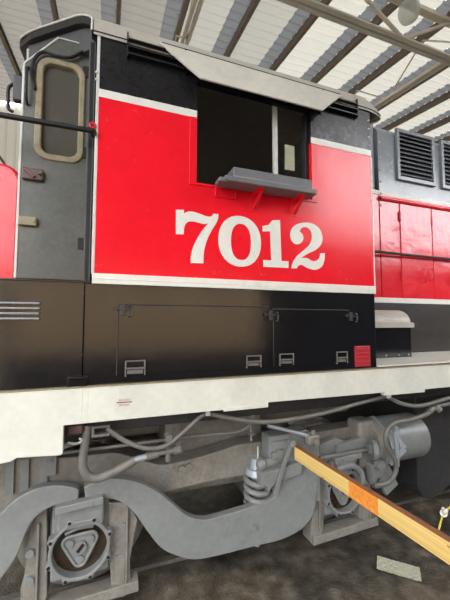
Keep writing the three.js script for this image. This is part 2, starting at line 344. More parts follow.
// curved cab roof, its left end cut back at 45 degrees over the corner door
const prof = [];                                    // (z, y) from the near eave over the crown to the far eave
{
  const R = 0.2, half = [];
  half.push([0.012, 4.07]);
  for (let k = 0; k <= 12; k++) { const a = k / 12 * 76 * Math.PI / 180; half.push([-R + 0.01 + R * Math.cos(a), 4.08 + R * Math.sin(a)]); }
  const [z0, y0] = half[half.length - 1];
  for (let k = 1; k <= 8; k++) { const t = k / 8, z = z0 + (-1.5 - z0) * t; half.push([z, y0 + 0.2 * (1 - (1 - t) ** 1.7)]); }
  prof.push(...half); for (let k = half.length - 2; k >= 0; k--) prof.push([-3 - half[k][0], half[k][1]]);
}
const roofLeft = (z) => -0.125 - Math.min(0.575, Math.max(0, -z - 0.02)) * (z > -1.5 ? 1 : 1);
const cabRoofY = (z) => { for (let i = 0; i + 1 < prof.length; i++) if (z <= prof[i][0] && z >= prof[i + 1][0]) { const t = (z - prof[i][0]) / (prof[i + 1][0] - prof[i][0] || 1); return prof[i][1] + t * (prof[i + 1][1] - prof[i][1]); } return prof[0][1]; };
{
  const cols = 26, XR = 2.375, grid = (drop) => {
    const g = [];
    for (const [z, y] of prof) {
      const row = [];
      for (let k = 0; k <= cols; k++) {
        let x = k <= 12 ? roofLeft(z) + (XR - 0.2 - roofLeft(z)) * k / 12 : 0, yy = y;
        const zz = z;
        if (k > 12 && k < cols) { const a = (k - 12) / (cols - 13) * Math.PI / 2; x = XR - 0.2 + 0.2 * Math.sin(a); yy = y - Math.min(y - 4.03, 0.2) * (1 - Math.cos(a)); }
        if (k === cols) { x = CX1 + 0.005; yy = y - Math.min(y - 4.03, 0.2) - 0.06; }
        row.push([x, yy - drop, zz]);
      }
      g.push(row);
    }
    return g;
  };
  const skin = (ia, ib, drop, flip) => {
    const g = grid(drop), pos = [], idx = [];
    for (let i = ia; i <= ib; i++) for (const p of g[i]) pos.push(...p);
    const n = cols + 1;
    for (let i = 0; i < ib - ia; i++) for (let k = 0; k < cols; k++) { const a = i * n + k, b = a + 1, c = a + n, d = c + 1; flip ? idx.push(a, c, b, b, c, d) : idx.push(a, b, c, b, d, c); }
    const q = new THREE.BufferGeometry(); q.setAttribute('position', new THREE.Float32BufferAttribute(pos, 3)); q.setIndex(idx); q.computeVertexNormals(); return q;
  };
  const iB = 1, n = prof.length - 1;                // the paint changes from black to grey on the curve
  const rf = part('cab_roof', [skin(iB, n - iB, 0), skin(iB, n - iB, 0.03, true)], M.roofGrey);
  rf.userData.label = 'light grey curved cab roof';
  part('eave', skin(0, iB, 0), M.black, rf); part('eave', skin(n - iB, n, 0), M.black, rf);
  // fascia along the cut-back end and the edge roll on top of it
  const f = [], roll = [];
  for (let i = 0; i < n; i++) {
    const [za, ya] = prof[i], [zb, yb] = prof[i + 1], xa = roofLeft(za) - 0.012, xb = roofLeft(zb) - 0.012;
    if (za < -2.9) continue;
    f.push(xa, ya, za, xa, ya - 0.062, za, xb, yb - 0.062, zb, xa, ya, za, xb, yb - 0.062, zb, xb, yb, zb);
    f.push(xa + 0.06, ya - 0.062, za - 0.06, xa, ya - 0.062, za, xb, yb - 0.062, zb, xa + 0.06, ya - 0.062, za - 0.06, xb, yb - 0.062, zb, xb + 0.06, yb - 0.062, zb - 0.06);
    roll.push([xa, ya, za]);
  }
  const fg = new THREE.BufferGeometry(); fg.setAttribute('position', new THREE.Float32BufferAttribute(f, 3)); fg.computeVertexNormals();
  part('roof_fascia', fg, M.rubber, rf);
  part('roof_edge', tube(roll, 0.008, 80, 6), M.edge, rf);
}
// corner wall under the cut-back roof, with its doorway
{
  const a = [-0.1, -0.07], b = [-0.62, -0.59];
  const wallPts = [], N = 14;
  for (let k = 0; k <= N; k++) { const t = k / N, z = a[1] + (b[1] - a[1]) * t; wallPts.push([t * 0.7354, cabRoofY(z) - 0.03]); }
  const sh = poly([[0, 2.36], [0.06, 2.36], [0.06, 4.02], [0.66, 4.02], [0.66, 2.36], [0.7354, 2.36], ...wallPts.reverse()]);
  const g = prism(sh, -0.02, 0.02, 0.001);
  g.rotateY(Math.PI); g.rotateY(-Math.PI / 4); g.translate(a[0], 0, a[1]);
  part('corner_wall', g, M.wallGrey);
  part('door_post', [cyl([b[0] - 0.012, 2.36, b[1] + 0.012], [b[0] - 0.012, 4.27, b[1] + 0.012], 0.012)], M.edge);
}
// open corner door with its framed window
const door = group('cab_door', loco); door.userData.label = 'grey open cab door with tan framed window';
{
  const z0 = -0.215, z1 = -0.175, X0 = -0.56, X1 = -0.15;
  const win = roundRect(-0.455, -0.21, 3.25, 3.9, 0.06);
  part('door_panel', prism(poly([[X0, 2.392], [X1, 2.392], [X1, 4.1], [-0.362, 4.1], [X0, 3.86]]), z0, z1, 0.004, [win]), M.doorGrey, door);
  part('window_frame', prism(roundRect(-0.488, -0.18, 3.21, 3.94, 0.09), z0 - 0.012, z1 + 0.014, 0.008, [roundRect(-0.446, -0.22, 3.252, 3.898, 0.058)]), M.tan, door);
  part('pane', prism(roundRect(-0.46, -0.205, 3.245, 3.905, 0.06), -0.199, -0.195, 0), M.dustyGlass, door);
  part('edge_strip', [box(X0 - 0.012, X0 + 0.004, 2.392, 3.86, z0 - 0.004, z1 + 0.006, 0.004), bar([X0 - 0.004, 3.86, z1 - 0.01], [-0.362, 4.108, z1 - 0.01], 0.03, 0.012), bar([-0.362, 4.106, z1 - 0.01], [X1, 4.106, z1 - 0.01], 0.03, 0.01)], M.edge, door);
  part('edge_strip', [box(X1 - 0.006, X1 + 0.006, 2.392, 4.1, z0 - 0.004, z1 + 0.006, 0.004)], M.edge, door);
  part('latch', [box(-0.55, -0.42, 3.05, 3.13, z1, z1 + 0.03, 0.012), cyl([-0.44, 3.1, z1], [-0.44, 3.1, z1 + 0.05], 0.016), bar([-0.53, 3.115, z1 + 0.035], [-0.47, 3.065, z1 + 0.035], 0.016, 0.022)], M.rust, door);
  part('bolt_keeper', [box(-0.555, -0.45, 2.74, 2.8, z1, z1 + 0.03, 0.008), cyl([-0.47, 2.77, z1 + 0.02], [-0.47, 2.77, z1 + 0.036], 0.01)], M.tan, door);
  part('cable', tube([[-0.135, 4.05, -0.15], [-0.2, 4.03, -0.15], [-0.28, 3.965, -0.15], [-0.37, 3.95, -0.15], [-0.45, 3.955, -0.15], [-0.495, 3.9, -0.15], [-0.515, 3.8, -0.15], [-0.49, 3.68, -0.155]], 0.011, 60), M.rubber, door);
  for (const y of [2.6, 3.25, 3.85]) part('hinge', [cyl([X1 + 0.02, y, -0.15], [X1 + 0.02, y + 0.1, -0.15], 0.014), box(X1 - 0.05, X1 + 0.02, y + 0.01, y + 0.09, -0.174, -0.165, 0.002)], M.blackDull, door);
  // grab irons on the outer edge
  part('gap_shade_strip', [box(-0.146, -0.104, 2.372, 4.05, -0.17, -0.06, 0.004)], M.rubber, door);  // black strip painted in for the shaded gap beside the hinge
  part('grab_iron', tube([[-0.535, 3.83, -0.17], [-0.535, 3.8, -0.13], [-0.535, 3.6, -0.13], [-0.535, 3.57, -0.17]], 0.009, 40), M.blackDull, door);
  part('lever_box', [box(-0.645, -0.585, 3.64, 3.82, -0.3, -0.25, 0.01)], M.wallGrey, door);
  part('grab_iron', tube([[-0.645, 3.76, -0.27], [-0.67, 3.73, -0.27], [-0.672, 3.62, -0.27], [-0.665, 3.57, -0.27], [-0.64, 3.56, -0.27]], 0.011, 40), M.blackDull, door);
}
// black rail along the rear deck, ending in a red eye on the cab corner
part('handrail', [tube([[-1.9, 3.335, 0.03], [-0.63, 3.353, 0.03], [-0.11, 3.36, 0.03]], 0.017, 30), cyl([-0.11, 3.36, 0.03], [-0.11, 3.36, -0.02], 0.02)], M.rubber);
part('rail_eye', [new THREE.TorusGeometry(0.018, 0.006, 8, 16).translate(-0.115, 3.41, 0.01)], M.red);
part('rail_post', [cyl([-1.8, 2.36, 0.03], [-1.8, 3.35, 0.03], 0.017)], M.rubber);

// louvred vents under the eave, either side of the window
for (const [x0, x1] of [[0.1, 0.5], [1.72, 2.08]]) {
  const v = group('eave_vent', loco);
  part('vent_back', box(x0, x1, 3.95, 4.11, 0.0, 0.003, 0), M.rubber, v);
  for (let k = 0; k < 3; k++) part('slat', bar([x0, 3.962 + 0.052 * k, 0.02], [x1, 3.962 + 0.052 * k, 0.02], 0.04, 0.012), M.black, v);
  for (const x of [x0 - 0.01, x1]) part('vent_frame', box(x, x + 0.01, 3.945, 4.12, 0, 0.03, 0.002), M.black, v);
}
// sun visor: a grey plate hung from the eave, wider at the top than at the bottom
{
  const a = [[0.306, 4.112, 0.022], [1.917, 4.112, 0.022], [1.63, 3.842, 0.122], [0.59, 3.842, 0.122]];
  const n = V(0, 0.1, 0.27).normalize().multiplyScalar(0.005), P = a.map((p) => [V(...p).add(n), V(...p).sub(n)]), pos = [];
  const quad = (p, q, r, s) => { for (const v of [p, q, r, p, r, s]) pos.push(v.x, v.y, v.z); };
  quad(P[0][0], P[3][0], P[2][0], P[1][0]); quad(P[0][1], P[1][1], P[2][1], P[3][1]);
  for (let k = 0; k < 4; k++) { const m = (k + 1) % 4; quad(P[k][0], P[m][0], P[m][1], P[k][1]); }
  const g = new THREE.BufferGeometry(); g.setAttribute('position', new THREE.Float32BufferAttribute(pos, 3)); g.computeVertexNormals();
  const v = part('sun_visor', g, M.visor); v.userData.label = 'pale grey window visor plate';
  part('visor_hinge', [cyl([0.33, 4.116, 0.02], [1.9, 4.116, 0.02], 0.008)], M.rubber, v);
  part('visor_arm', [bar([1.655, 3.93, 0.005], [1.66, 3.86, 0.06], 0.012, 0.02), bar([1.655, 3.93, 0.005], [1.62, 3.93, 0.07], 0.012, 0.02)], M.blackDull, v);
}
// sliding cab window: right half glazed
{
  const w = group('cab_window', loco);
  part('frame', [box(1.27, 1.31, WY0, 3.94, -0.075, -0.05, 0.004)], M.edge, w);
  part('frame', [box(1.565, 1.6, WY0, WY1, -0.08, -0.03, 0.004), box(1.3, 1.6, WY0, WY0 + 0.03, -0.08, -0.04, 0.004)], M.blackDull, w);
  part('pane', box(1.3, 1.57, WY0 + 0.02, 3.94, -0.066, -0.061, 0), M.glass, w);
  part('notice', box(1.395, 1.49, 3.4, 3.62, -0.085, -0.083, 0), mat(0xb9bda0, 0.8), w);
  part('channel', [box(WX0 - 0.02, WX1 + 0.02, WY0 - 0.02, WY0 + 0.012, -0.09, -0.036, 0.003)], M.blackDull, w);
}
// padded armrest on red brackets below the window
{
  const ar = group('armrest', loco); ar.userData.label = 'grey ribbed window armrest';
  part('pad', [box(0.83, 1.5, 3.145, 3.225, 0.012, 0.155, 0.014)], M.padGrey, ar);
  part('rail', [box(0.76, 1.53, 3.105, 3.143, 0.03, 0.172, 0.008), box(0.72, 0.79, 3.095, 3.13, 0.06, 0.165, 0.012)], M.padGrey, ar);
  const st = []; for (let k = 0; k < 40; k++) st.push(rivet(0.84 + 0.0168 * k, 3.152, 0.155, 0.0045));
  part('stitching', st, M.edge, ar);
  for (const x of [1.06, 1.42]) part('bracket', [bar([x + 0.02, 3.11, 0.13], [x, 2.985, 0.008], 0.03, 0.012), box(x - 0.03, x + 0.03, 2.965, 3.1, 0, 0.008, 0.002), box(x - 0.02, x + 0.03, 3.095, 3.107, 0, 0.14, 0.002)], M.red, ar);
}

// lower black casing below the cab, its access doors, hasps and handles
{
  part('lower_casing', prism(rect(-0.132, 2.245, 1.712, 2.356), -0.7, -0.003, 0.003), M.black).userData.label = 'black lower casing under the cab';
  part('battery_box', prism(rect(-1.7, -0.138, 1.712, 2.362), -0.7, -0.006, 0.003), M.black).userData.label = 'black battery box under the rear deck';
  part('deck_edge', [box(-1.7, -0.1, 2.358, 2.37, -2.95, 0.004, 0.003)], M.black);
  part('foot_bracket', [box(-0.217, -0.106, 1.755, 1.766, -0.01, 0.03, 0.003), box(-0.217, -0.106, 1.695, 1.766, -0.01, 0.012, 0.003)], M.black);
  part('seam', [box(-0.131, -0.126, 1.72, 2.35, -0.01, 0.001, 0.001), ...[2.33, 1.9].map((y) => rivet(-0.14, y, -0.005, 0.007))], M.black);
  const hasp = (x, y) => [box(x - 0.05, x + 0.05, y - 0.012, y + 0.012, 0.004, 0.014, 0.003), box(x - 0.014, x + 0.014, y - 0.045, y + 0.03, 0.004, 0.024, 0.004), tube([[x + 0.03, y + 0.015, 0.02], [x + 0.055, y + 0.015, 0.02], [x + 0.055, y - 0.05, 0.02], [x + 0.035, y - 0.05, 0.02]], 0.006, 24, 6), cyl([x - 0.045, y, 0.01], [x - 0.045, y, 0.026], 0.013)];
  const pull = (x0, x1, y0, y1) => { const r = 0.0052; return [cyl([x0, y0, 0.014], [x0, y1, 0.014], r, r, 8), cyl([x1, y0, 0.014], [x1, y1, 0.014], r, r, 8), cyl([x0, y1, 0.014], [x1, y1, 0.014], r, r, 8), cyl([x0, (y0 + y1) / 2, 0.018], [x1, (y0 + y1) / 2, 0.018], r * 1.2, r * 1.2, 8), box(x0 + 0.01, x1 - 0.01, y0 + 0.01, (y0 + y1) / 2 - 0.01, 0.002, 0.012, 0.003), cyl([x0, y0, -0.003], [x0, y0, 0.018], r), cyl([x1, y1, -0.003], [x1, y1, 0.018], r)]; };
  const d1 = part('access_door', [box(0.073, 1.175, 1.76, 2.222, -0.006, 0.004, 0.003)], M.black);
  part('hasp', hasp(0.1, 2.195), M.haspBlack, d1); part('pull', pull(0.125, 0.248, 1.755, 1.85), M.pipe, d1); part('pull', pull(0.992, 1.107, 1.768, 1.852), M.pipe, d1);
  part('door_lip', [box(0.073, 1.175, 2.222, 2.229, -0.004, 0.009, 0.001), box(0.066, 0.073, 1.76, 2.229, -0.004, 0.009, 0.001)], M.lip, d1);
  const d2 = part('access_door', [box(1.222, 1.965, 1.76, 2.205, -0.006, 0.004, 0.003)], M.black);
  part('hasp', hasp(1.195, 2.165), M.haspBlack, d2); part('hasp', hasp(1.965, 2.16), M.haspBlack, d2); part('pull', pull(1.272, 1.392, 1.772, 1.856), M.pipe, d2); part('pull', pull(1.81, 1.915, 1.762, 1.855), M.pipe, d2);
  part('door_lip', [box(1.222, 1.94, 2.205, 2.212, -0.004, 0.009, 0.001)], M.lip, d2);
  const ref = part('marker_plate', [box(2.003, 2.168, 1.722, 1.9, -0.004, 0.012, 0.012)], M.reflector); ref.userData.label = 'ribbed red marker plate';
  part('rib', [1.76, 1.795, 1.83, 1.865].map((y) => box(2.015, 2.156, y, y + 0.012, 0.01, 0.017, 0.003)), M.reflector, ref);
  // pressed louvres on the battery box
  const pv = group('louvre_panel', loco);
  for (let k = 0; k < 4; k++) part('louvre', [bar([-1.1, 2.128 + 0.031 * k, 0.006], [-0.385, 2.128 + 0.031 * k, 0.006], 0.026, 0.013, 0.006)], M.hoodGrey, pv);  // grey stands for light caught by the black pressed slats
}
// white side sill with its stepped lower edge and stencil
{
  const s = part('side_sill', prism(poly([[-1.7, 1.7], [-1.7, 1.27], [-0.62, 1.29], [-0.5, 1.303], [-0.47, 1.32], [-0.24, 1.303], [-0.231, 1.315], [-0.231, 1.478], [1.16, 1.476], [1.165, 1.5], [2.303, 1.49], [2.305, 1.463], [2.785, 1.458], [2.787, 1.483], [7, 1.483], [7, 1.7]]), -0.03, 0.02, 0.003), M.sill);
  s.userData.label = 'white painted side sill';
  part('patch_plate', [box(0.805, 1.161, 1.466, 1.49, 0.012, 0.026, 0.003)], M.sill, s);
  part('sill_cap', [box(-1.7, 7, 1.697, 1.706, -0.03, 0.026, 0.002)], M.tan, s);
  // stencil BRAKE / CUT OUT with a rule between
  const cv = document.createElement('canvas'); cv.width = 256; cv.height = 128;
  const c = cv.getContext('2d'); c.clearRect(0, 0, 256, 128);
  c.fillStyle = '#b04a48'; c.textAlign = 'center'; c.font = 'bold 40px sans-serif'; c.fillText('B R A K E', 128, 44); c.fillText('CUT OUT.', 128, 116);
  c.fillStyle = '#4a1b1e'; c.fillRect(8, 56, 236, 14);
  const ct = new THREE.CanvasTexture(cv); ct.colorSpace = THREE.SRGBColorSpace;
  const st = new THREE.Mesh(new THREE.PlaneGeometry(0.105, 0.055), new THREE.MeshStandardMaterial({ map: ct, roughness: 0.7, alphaTest: 0.4 }));
  st.name = 'stencil'; st.userData.label = 'small red BRAKE CUT OUT stencil'; st.position.set(0.122, 1.588, 0.0212); st.rotation.z = -0.02; st.receiveShadow = true; s.add(st);
  part('weld_seam', [box(-0.135, -0.131, 1.482, 1.695, 0.018, 0.0215, 0.001), box(-0.1, -0.097, 1.482, 1.695, 0.018, 0.0212, 0.001)], M.sill, s);
}
// walkway beside the hood
{
  const w = part('walkway', [box(2.25, 7, 1.712, 1.724, -0.82, 0.012, 0.003)], M.sill); w.userData.label = 'white walkway beside the hood';
  part('underframe', [box(-1.6, 7, 1.36, 1.7, -2.8, -0.16, 0.01), box(-1.6, 7, 1.55, 1.7, -0.2, -0.031, 0)], M.dark);
}
// engine hood: grey top, red middle, white line and dark skirt
{
  const hz = -0.78, X0 = 2.26, X1 = 7;
  const h = group('hood', loco); h.userData.label = 'grey and red engine hood';
  const topProf = [[hz, 3.7], [hz, 4.42]]; for (let k = 1; k <= 8; k++) { const a = k / 8 * Math.PI / 2; topProf.push([hz - 0.28 + 0.28 * Math.cos(a), 4.42 + 0.26 * Math.sin(a)]); }
  topProf.push([-1.94, 4.68]); for (let k = 1; k <= 8; k++) { const a = k / 8 * Math.PI / 2; topProf.push([-1.94 - 0.28 * Math.sin(a), 4.42 + 0.26 * Math.cos(a)]); } topProf.push([-2.22, 3.7]);
  const g = new THREE.ExtrudeGeometry(new THREE.Shape(topProf.map(([z, y]) => new THREE.Vector2(-z, y))), { depth: X1 - 3.15, bevelEnabled: false });
  g.rotateY(Math.PI / 2); g.translate(3.15, 0, 0);                 // shape x (= -z) turns to -z, depth to x
  part('hood_casing', toCreasedNormals(g, 0.6), M.hoodGrey, h);
  part('hood_casing', [box(X0, 3.135, 3.7, 4.66, -2.2, hz - 0.006, 0.09)], M.hoodGrey, h);
  part('hood_casing', [box(3.14, X1, 2.4, 3.72, -2.22, hz, 0.004)], M.redHood, h);
  part('hood_casing', [box(X0, 3.135, 2.4, 3.72, -2.2, hz - 0.006, 0.004)], M.redHood, h);
  part('hood_casing', [box(X0, X1, 1.72, 2.4, -2.22, hz - 0.004, 0.004)], mat(0x2e2823, 0.4, { vary: 0.15 }), h);
  part('stripe', [box(X0, X1, 2.338, 2.402, hz - 0.01, hz + 0.003, 0.002)], M.white, h);
  part('stripe', [box(X0, X1, 3.68, 3.735, hz - 0.01, hz + 0.003, 0.002)], M.white, h);
  // rolled ledge under the grey field, slightly crumpled
  const led = []; for (let k = 0; k <= 40; k++) { const x = 3.14 + (X1 - 3.14) * k / 40; led.push([x, 3.635 + 0.006 * fbm(x * 3, 1, 0), hz + 0.004 + 0.012 * fbm(x * 4, 0, 5)]); }
  part('ledge', tube(led, 0.028, 160, 10), M.redHood, h);
}
for (const [x0, x1] of [[3.47, 4.05], [4.27, 4.85], [5.07, 5.65]]) {
  const v = group('louvre_vent', loco), hz = -0.78, y0 = 3.96, y1 = 4.54;
  part('vent_back', box(x0, x1, y0, y1, hz, hz + 0.004, 0), M.rubber, v);
  part('vent_frame', prism(rect(x0 - 0.045, x1 + 0.045, y0 - 0.05, y1 + 0.045), hz, hz + 0.035, 0.004, [rect(x0, x1, y0, y1)]), M.hoodGrey, v);
  for (let k = 0; k < 10; k++) { const y = y0 + 0.03 + k * 0.057; const g = new RoundedBoxGeometry(x1 - x0, 0.008, 0.034, 1, 0.002); g.rotateX(0.75); g.translate((x0 + x1) / 2, y, hz + 0.024); part('slat', g, M.hoodGrey, v); }
}
{
  const hz = -0.78;
  for (const [x0, x1] of [[3.46, 4.0], [4.015, 4.6], [4.615, 4.5], [5.215, 5.8]]) {
    const d = part('hood_door', [box(x0, x1, 2.41, 3.6, hz - 0.004, hz + 0.012, 0.004)], M.redHood);
    for (const y of [2.62, 3.38]) part('hinge', [cyl([x0 - 0.006, y, hz + 0.014], [x0 - 0.006, y + 0.12, hz + 0.014], 0.012, 0.012, 10)], M.redHood, d);
    part('handle', [tube([[x1 + 0.02 - 0.2, 2.62, hz + 0.01], [x1 + 0.02 - 0.2, 2.62, hz + 0.04], [x1 - 0.18, 2.76, hz + 0.045], [x1 - 0.06, 2.79, hz + 0.045], [x1 - 0.06, 2.66, hz + 0.04], [x1 - 0.06, 2.64, hz + 0.01]], 0.009, 30, 8)], M.redHood, d);
  }
  part('hood_seam', [box(3.137, 3.147, 3.74, 4.5, hz - 0.01, hz + 0.003, 0.002)], M.hoodGrey); part('hood_seam', [box(3.137, 3.147, 2.41, 3.67, hz - 0.01, hz + 0.003, 0.002)], M.redHood);
  part('rivets', [4.35, 4.15, 4.0, 3.85, 3.7, 3.55].map((y) => rivet(3.165, y, hz, 0.014)), M.edge).userData.kind = 'stuff';
  part('hood_handrail', [cyl([2.3, 2.945, -0.72], [5.4, 2.93, -0.72], 0.016), ...[2.6, 4.25, 5.3].map((x) => cyl([x, 2.94, -0.72], [x, 2.94, -0.785], 0.012))], M.rubber);
}
// sand box on the walkway: black body with a rounded grey lid
{
  const b = group('walkway_box', loco); b.userData.label = 'black walkway box with a rounded grey lid';
  part('body', [box(2.26, 3.17, 1.724, 2.06, -0.76, -0.43, 0.006)], M.black, b);
  const s = new THREE.Shape(); s.moveTo(0, 2.045); s.lineTo(0.36, 2.045); s.lineTo(0.36, 2.1); s.absarc(0.2, 2.085, 0.155, 0.1, Math.PI - 0.1, false); s.lineTo(0, 2.1);
  const g = new THREE.ExtrudeGeometry(s, { depth: 0.86, bevelEnabled: true, bevelThickness: 0.06, bevelSize: 0.055, bevelOffset: -0.055, bevelSegments: 6, curveSegments: 20 });
  g.rotateY(Math.PI / 2); g.translate(2.31, 0, -0.405);
  part('lid', toCreasedNormals(g, 0.7), M.roofGrey, b);
  part('rivets', [2.6, 2.8, 2.98, 3.12].map((x) => rivet(x, 1.75, -0.43, 0.012)), M.steel, b).userData.kind = 'stuff';
}
// fuel tank behind the bogie
part('fuel_tank', [prism(poly([[3.14, 1.37], [3.14, 0.35], [3.2, 0.24], [3.34, 0.2], [3.6, 0.3], [7, 0.3], [7, 1.37]]), -2.5, -0.38, 0.02)], M.dark).userData.label = 'dark fuel tank';

// air pipes, hose and valves hung under the sill
{
  const line = (n, pts, z, r, m = M.pipe) => part(n, tube(pts.map(([x, y]) => [x, y, z]), r, pts.length * 8, 10), m);
  line('air_pipe', [[0.019, 1.412], [0.115, 1.33], [0.266, 1.253], [0.401, 1.249], [0.542, 1.335], [0.652, 1.421], [0.705, 1.444]], -0.06, 0.016);
  line('air_pipe', [[0.705, 1.444], [0.884, 1.391], [1.149, 1.334], [1.684, 1.344], [2.102, 1.399], [2.411, 1.435]], -0.06, 0.017);
  line('air_pipe', [[2.411, 1.435], [2.564, 1.36], [2.787, 1.314], [3.22, 1.354], [3.664, 1.37], [4.6, 1.36]], -0.06, 0.019);
  line('air_pipe', [[-0.5, 1.24], [-0.27, 1.24], [0.043, 1.239], [0.425, 1.24], [0.813, 1.238], [1.023, 1.237], [1.111, 1.283], [1.164, 1.4]], -0.2, 0.013);
  line('air_hose', [[-0.092, 1.43], [-0.118, 1.275], [-0.122, 1.175], [-0.09, 1.107], [-0.029, 1.085], [0.076, 1.113], [0.205, 1.167]], -0.1, 0.029);
  line('hose_end', [[0.1, 1.124], [0.205, 1.167], [0.292, 1.181]], -0.1, 0.021, M.chrome);
  part('hose_coupling', [cyl([0.28, 1.18, -0.1], [0.36, 1.19, -0.1], 0.03), cyl([0.36, 1.19, -0.1], [0.5, 1.198, -0.1], 0.02), cyl([0.47, 1.196, -0.1], [0.52, 1.199, -0.1], 0.032), cyl([0.428, 1.33, -0.1], [0.431, 1.13, -0.1], 0.018), cyl([0.428, 1.3, -0.13], [0.428, 1.3, -0.05], 0.024), cyl([0.5, 1.2, -0.1], [0.5, 1.27, -0.1], 0.014)], M.pipe);
  part('cutout_valve', [box(-0.225, -0.12, 1.385, 1.45, -0.14, -0.06, 0.02), cyl([-0.14, 1.42, -0.1], [-0.07, 1.41, -0.1], 0.022)], M.rust);
  part('valve_frame', prism(rect(-0.073, 0.038, 1.362, 1.432), -0.1, -0.05, 0.003, [rect(-0.058, 0.024, 1.378, 1.418)]), M.pipe);
  part('cutout_lever', [tube([[-0.215, 1.335, -0.09], [-0.16, 1.325, -0.09], [-0.13, 1.34, -0.09], [-0.15, 1.355, -0.09]], 0.008, 24, 6)], M.edge);
  part('pipe_clamp', [box(0.69, 0.722, 1.43, 1.48, -0.08, -0.03, 0.004)], M.edge);
  part('pipe_clamp', [box(2.39, 2.432, 1.42, 1.49, -0.08, -0.03, 0.004)], M.edge);
  part('pipe_hanger', [cyl([1.12, 1.15, -0.2], [1.12, 1.42, -0.2], 0.011), box(1.1, 1.14, 1.2, 1.215, -0.23, -0.17, 0.003)], M.pipe);
  part('air_reservoir', [cyl([0.6, 1.42, -0.34], [2.2, 1.42, -0.34], 0.11, 0.11, 24)], M.dark);
}

// ---------------------------------------------------------------- the bogie
const bogie = tag(group('bogie'), 'grey bogie with curved equalizer bars, coil spring and round axle covers under the locomotive', 'bogie');
const bp = (n, g, m, p = bogie) => mesh(n, g, m, p);
const AX = [-0.135, 2.105], AY = 0.545, mid = (AX[0] + AX[1]) / 2;
{
  bp('side_frame', prism(outline(L.sideFrame, true), -0.6, -0.42, 0.012), M.truckDirty).userData.label = 'dirty grey cast side frame';
  const e1 = bp('equalizer', prism(outline(L.equalizerLong), -0.33, -0.26, 0.008), M.truck); e1.userData.label = 'flat grey curved equalizer bar';
  bp('bolt', [...bolt(1.16, 0.432, -0.262, 0.027, 0.03)], M.truck, e1);
  bp('bolt', [cyl([1.213, 0.3, -0.3], [1.213, 0.262, -0.3], 0.028, 0.028, 6)], M.truck, e1);
  const e2 = bp('equalizer', prism(outline(L.equalizerShort), -0.33, -0.26, 0.008), M.truck); e2.userData.label = 'flat grey curved equalizer bar';
  bp('equalizer', prism(outline([[2.02, 0.895, 1], [2.03, 0.963, 1], [2.2, 0.99], [2.34, 1.0], [2.5, 0.93], [2.62, 0.75], [2.75, 0.5, 1], [2.6, 0.42, 1], [2.45, 0.68], [2.36, 0.82], [2.2, 0.88]]), -0.33, -0.28, 0.008), M.truck);
  // ribs and lugs on the frame behind the white sill
  for (const x of [-0.6, -0.51, -0.395]) bp('frame_rib', [bar([x, 1.27, -0.41], [x + 0.004, 0.93, -0.41], 0.05, 0.022)], M.truck);
  bp('frame_lug', [box(-0.39, -0.31, 1.02, 1.25, -0.43, -0.39, 0.008), ...bolt(-0.35, 1.12, -0.392, 0.016, 0.014)], M.truck);
  // cast shield with its border and the bolts beside it
  const sh = [[0.395, 0.925, 1], [0.45, 0.94], [0.508, 0.918, 1], [0.5, 0.87], [0.485, 0.83], [0.459, 0.803, 1], [0.425, 0.83], [0.405, 0.87]];
  const inner = sh.map(([x, y, c]) => [0.452 + (x - 0.452) * 0.74, 0.876 + (y - 0.876) * 0.74, c]);
  const em = bp('shield_emblem', prism(outline(sh), -0.425, -0.412, 0.002, [outline(inner).reverse()]), M.truck);
  bp('emblem_mark', [tube([[0.435, 0.905, -0.418], [0.47, 0.9, -0.418], [0.435, 0.875, -0.418], [0.468, 0.865, -0.418], [0.445, 0.84, -0.418]], 0.006, 30, 6)], M.truck, em);
  bp('bolt', bolt(0.6, 0.925, -0.42, 0.032, 0.035), M.truckDirty); bp('bolt', bolt(0.54, 0.93, -0.42, 0.014, 0.016), M.truckDirty); bp('boss', cyl([0.655, 0.92, -0.42], [0.655, 0.92, -0.4], 0.035, 0.035, 16), M.truckDirty);
}
// pedestals either side of each axle
const mirror = (pts, c) => pts.map((p) => [2 * c - p[0], p[1]]).reverse();
for (const [pts, name] of [[L.pedestalLeft, 'l'], [L.pedestalRight, 'r'], [mirror(L.pedestalLeft, mid), 'l'], [mirror(L.pedestalRight, mid), 'r']]) {
  const cx = pts.reduce((s, p) => s + p[0], 0) / pts.length, p = bp('pedestal', prism(poly(pts), -0.46, -0.335, 0.008), M.truckDirty);
  if (name === 'l') { bp('bolt', bolt(cx - 0.02, 0.57, -0.338, 0.03, 0.03), M.truck, p); bp('bolt', bolt(cx - 0.015, 0.395, -0.338, 0.03, 0.03), M.truck, p); }
  else { bp('bolt', bolt(cx, 0.62, -0.338, 0.024, 0.02), M.truck, p); bp('bolt', bolt(cx + 0.02, 0.2, -0.338, 0.024, 0.03), M.truck, p); }
  bp('gusset', [box(cx - 0.05, cx + 0.02, 0.2, 0.42, -0.34, -0.325, 0.006), box(cx + 0.02, cx + 0.035, 0.2, 0.75, -0.34, -0.31, 0.006)], M.truckDirty, p);
}
